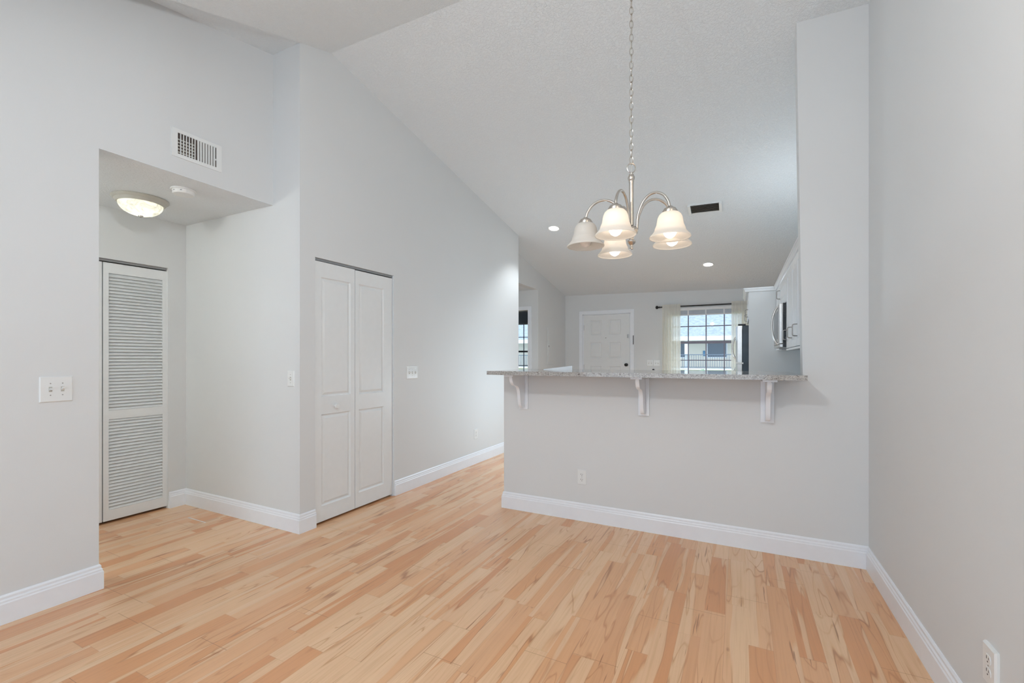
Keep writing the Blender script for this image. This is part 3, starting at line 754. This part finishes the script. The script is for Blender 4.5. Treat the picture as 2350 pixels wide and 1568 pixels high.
dr = leaf(MB(), .0, .438, .004, .308, .0195, [(.05, .39, .05, .26)]).obj('door', 'cab', t); pull(dr, .34, .08)
dr = leaf(MB(), -.428, -.004, .004, .308, .0195, [(-.38, -.05, .05, .26)]).obj('door', 'cab', t); pull(dr, -.34, .08)

mw = thing('microwave', 'stainless over the range microwave with bowed handle and black side', 'microwave', (.346, 5.0, 1.372), W_)
MB().box(-.378, .378, .001, .346, 0, .392, .003).obj('body', 'black', mw)
dr = MB().box(-.378, .20, -.024, 0, .03, .388, .004).obj('door', 'steel', mw)
MB().box(-.32, .13, -.0255, -.024, .08, .34).obj('door_window', 'black', dr)
pts = spline([(.165, -.024, .03), (.165, -.048, .07), (.165, -.066, .13), (.165, -.073, .205), (.165, -.066, .28), (.165, -.048, .34), (.165, -.024, .38)], 6)
MB().tube(pts, .008, 10).obj('handle', 'steel', dr, True)
MB().box(.205, .378, -.024, 0, .03, .388, .004).obj('control_panel', 'steel', mw)
b = MB(); b.box(-.376, .376, -.02, 0, 0, .026, .002); b.obj('vent_grille', 'steel', mw)

fr = thing('refrigerator', 'top freezer refrigerator with stainless doors and dark charcoal side', 'refrigerator', (.03, 6.27, 0), W_)
MB().box(-.43, .415, .005, .655, .02, 1.655, .008).obj('body', 'charcoal', fr)
def fdoor(z0, z1, h0, h1):
    n = 14; pts = [(-.43+.845*i/n, -.045-.022*math.sin(PI*i/n)) for i in range(n+1)]
    poly = pts+[(.415, 0), (-.43, 0)]
    d = MB().prism(poly, 'z', z0, z1).obj('door', 'steel', fr, True)
    L = h1-h0
    MB().tube(spline([(-.36, -.05, h0), (-.36, -.085, h0+L*.12), (-.36, -.105, h0+L*.35), (-.36, -.105, h0+L*.65), (-.36, -.085, h0+L*.88), (-.36, -.05, h1)], 5), .011, 10).obj('handle', 'steel', d, True)
fdoor(1.225, 1.65, 1.255, 1.56); fdoor(.06, 1.205, .6, 1.17)
MB().box(.33, .41, -.04, .04, 1.657, 1.672).obj('hinge_cover', 'blackmetal', fr)
MB().box(.36, .418, -.06, .015, 1.207, 1.223).obj('hinge', 'plastic', fr)

# lower kitchen run behind the bar (range, base units, worktop)
def basecab(label, y0, y1):
    t = thing('base_cabinet', label, 'kitchen cabinet', (.10, (y0+y1)/2, 0), W_, group='white base kitchen cabinets')
    w2 = (y1-y0)/2-.001
    MB().box(-w2, w2, .02, .595, .1, .87).obj('body', 'cab', t); MB().box(-w2, w2, .08, .59, 0, .1).obj('toe_kick', 'cab', t)
    d = leaf(MB(), -w2+.002, w2-.002, .11, .70, .0195, [(-w2+.055, w2-.055, .165, .645)]).obj('door', 'cab', t); pull(d, w2-.06, .6)
    d = MB().box(-w2+.002, w2-.002, 0, .0195, .71, .865, .002).obj('drawer', 'cab', t); pull(d, 0, .79, .06)
basecab('white base cabinet behind the bar wall end', 3.505, 4.06)
basecab('white base cabinet beside the range', 4.062, 4.615)
basecab('white base cabinet between range and tall panel', 5.387, 5.795)
tag(MB().box(.07, XR-.001, 3.505, 4.612, .872, .91, .002).obj('kitchen_worktop', 'quartz'), 'stone worktop on the base cabinets beside the range', 'countertop')
tag(MB().box(.07, XR-.001, 5.39, 5.795, .872, .91, .002).obj('kitchen_worktop', 'quartz'), 'short stone worktop between range and tall panel', 'countertop')
rg = thing('range', 'stainless range below the microwave', 'range', (.06, 5.0, 0), W_)
MB().box(-.378, .378, .02, .63, .03, .90).obj('body', 'black', rg)
d = MB().box(-.375, .375, 0, .02, .2, .74, .003).obj('oven_door', 'steel', rg); MB().tube([(-.32, -.04, .70), (.32, -.04, .70)], .01, 8).obj('handle', 'steel', d, True)
MB().box(-.378, .378, .0, .63, .902, .915, .002).obj('cooktop', 'black', rg)
kt = thing('kettle', 'black domed kettle just showing above the right end of the bar top', 'kettle', (.555, 4.80, .915))
MB().lathe([(.085, 0), (.098, .02), (.1, .08), (.092, .15), (.07, .20), (.04, .225), (.02, .232), (.002, .234)], seg=32).obj('kettle_body', 'black', kt, True)
MB().lathe([(.006, .23), (.010, .237), (.016, .246), (.012, .255), (.002, .258)], seg=16).obj('lid_knob', 'black', kt, True)

# ------------------------------------------------------------ bedroom ceiling fan
cf = thing('ceiling_fan', 'white ceiling fan seen through the bedroom doorway', 'ceiling fan', (-5.05, 9.3, 2.48))
MB().lathe([(.05, 0), (.05, -.03), (.014, -.035), (.014, -.09), (.07, -.10), (.08, -.13), (.07, -.17), (.02, -.18)], seg=24).obj('motor', 'white_vinyl', cf, True)
MB().lathe([(.05, -.18), (.075, -.21), (.06, -.26), (.01, -.275)], seg=20).obj('globe', 'white_vinyl', cf, True)
for q in range(5):
    a = 2*PI*q/5+.15
    b = MB().box(.1, .55, -.06, .06, -.004, .004, .002)
    b.obj('blade', 'white_vinyl', cf, loc=(0, 0, -.13), rot=(.12, 0, a))

# ------------------------------------------------------------ floor marks
tag(MB().prism([(-.12, -.006), (.12, -.004), (.12, .004), (-.12, .006)], 'z', 0, .0006).obj('seam_filler', 'filler', loc=(-3.80, 2.02, .0), rot=(0, 0, .0)), 'thin pale strip of seam filler on the floor by the hall wall', 'filler')  # raised strip for the filler in a plank end seam

# ------------------------------------------------------------ building across the yard
bd = thing('apartment_building', 'cream apartment building with grey shingle roof across the yard', 'building', (-6, 30, -3))
MB().box(-14, 12, 0, 6, 0, 5.45).obj('wall', 'stucco', bd)
b = MB().prism([(-1.6, 5.35), (-1.6, 5.55), (6, 10.2), (6, 9.9)], 'x', -15, 13); b.obj('roof', 'shingle', bd)
MB().box(-15, 13, -1.75, -1.6, 5.33, 5.58).obj('fascia', 'ext_white', bd)
MB().box(-14, 12, -1.6, 0, 3.60, 3.68).obj('walkway', 'ext_white', bd)
for k_ in range(9):
    xx = -14.2+k_*2.9
    MB().box(xx-.1, xx+.1, -1.5, -1.3, 0, 5.35).obj('column', 'ext_white', bd)
def bwin(xw, zw, ww, hh):
    f = MB().box(xw-ww/2, xw+ww/2, -.06, 0, zw-hh/2, zw+hh/2).obj('window', 'ext_white', bd)
    g = MB(); g.box(xw-ww/2+.06, xw+ww/2-.06, -.07, -.06, zw-hh/2+.06, zw+hh/2-.06); g.obj('pane', 'ext_glass', f)
for xw in (-12, -9.5, -7, -4.6, -2.2, 2.45, 4.8, 7.4): bwin(xw, 4.78, 1.15, .95); 
for xw in (-11, -8, -5, -2, 1, 4, 7): bwin(xw, 1.9, 1.2, 1.2)
MB().box(-14, 12, -.02, 0, 0, 3.4).obj('lower_wall', 'stucco_y', bd)
bx = MB().box(4.02, 4.14, -.05, -.01, 4.42, 4.75).obj('wall_frame', 'ext_blue', bd)
rl = MB()
rl.box(-14, 12, -1.6, -1.56, 4.47, 4.52); rl.box(-14, 12, -1.6, -1.56, 3.74, 3.78)
xx = -14
while xx < 12: rl.box(xx-.012, xx+.012, -1.595, -1.57, 3.78, 4.47); xx += .125
rl.obj('railing', 'ext_rail', bd)
tag(MB().box(-22, 10, 11, 40, -3.1, -3.0).obj('ground_outside', simple('lawn', (.25, .33, .16), .9)), 'lawn between the buildings', 'ground', kind='structure')
sh = MB(); random.seed(3)
bmesh.ops.create_icosphere(sh.bm, subdivisions=4, radius=1)
for v in sh.bm.verts: v.co = Vector((v.co.x*.8, v.co.y*.7, (v.co.z+1)*1.80))*(1+random.uniform(-.035, .035))
sh.obj('garden_shrub', 'leaf', loc=(-1.75, 26.5, -3.0))
o = bpy.data.objects['garden_shrub']; tag(o, 'green leafy shrub outside the far window', 'shrub')
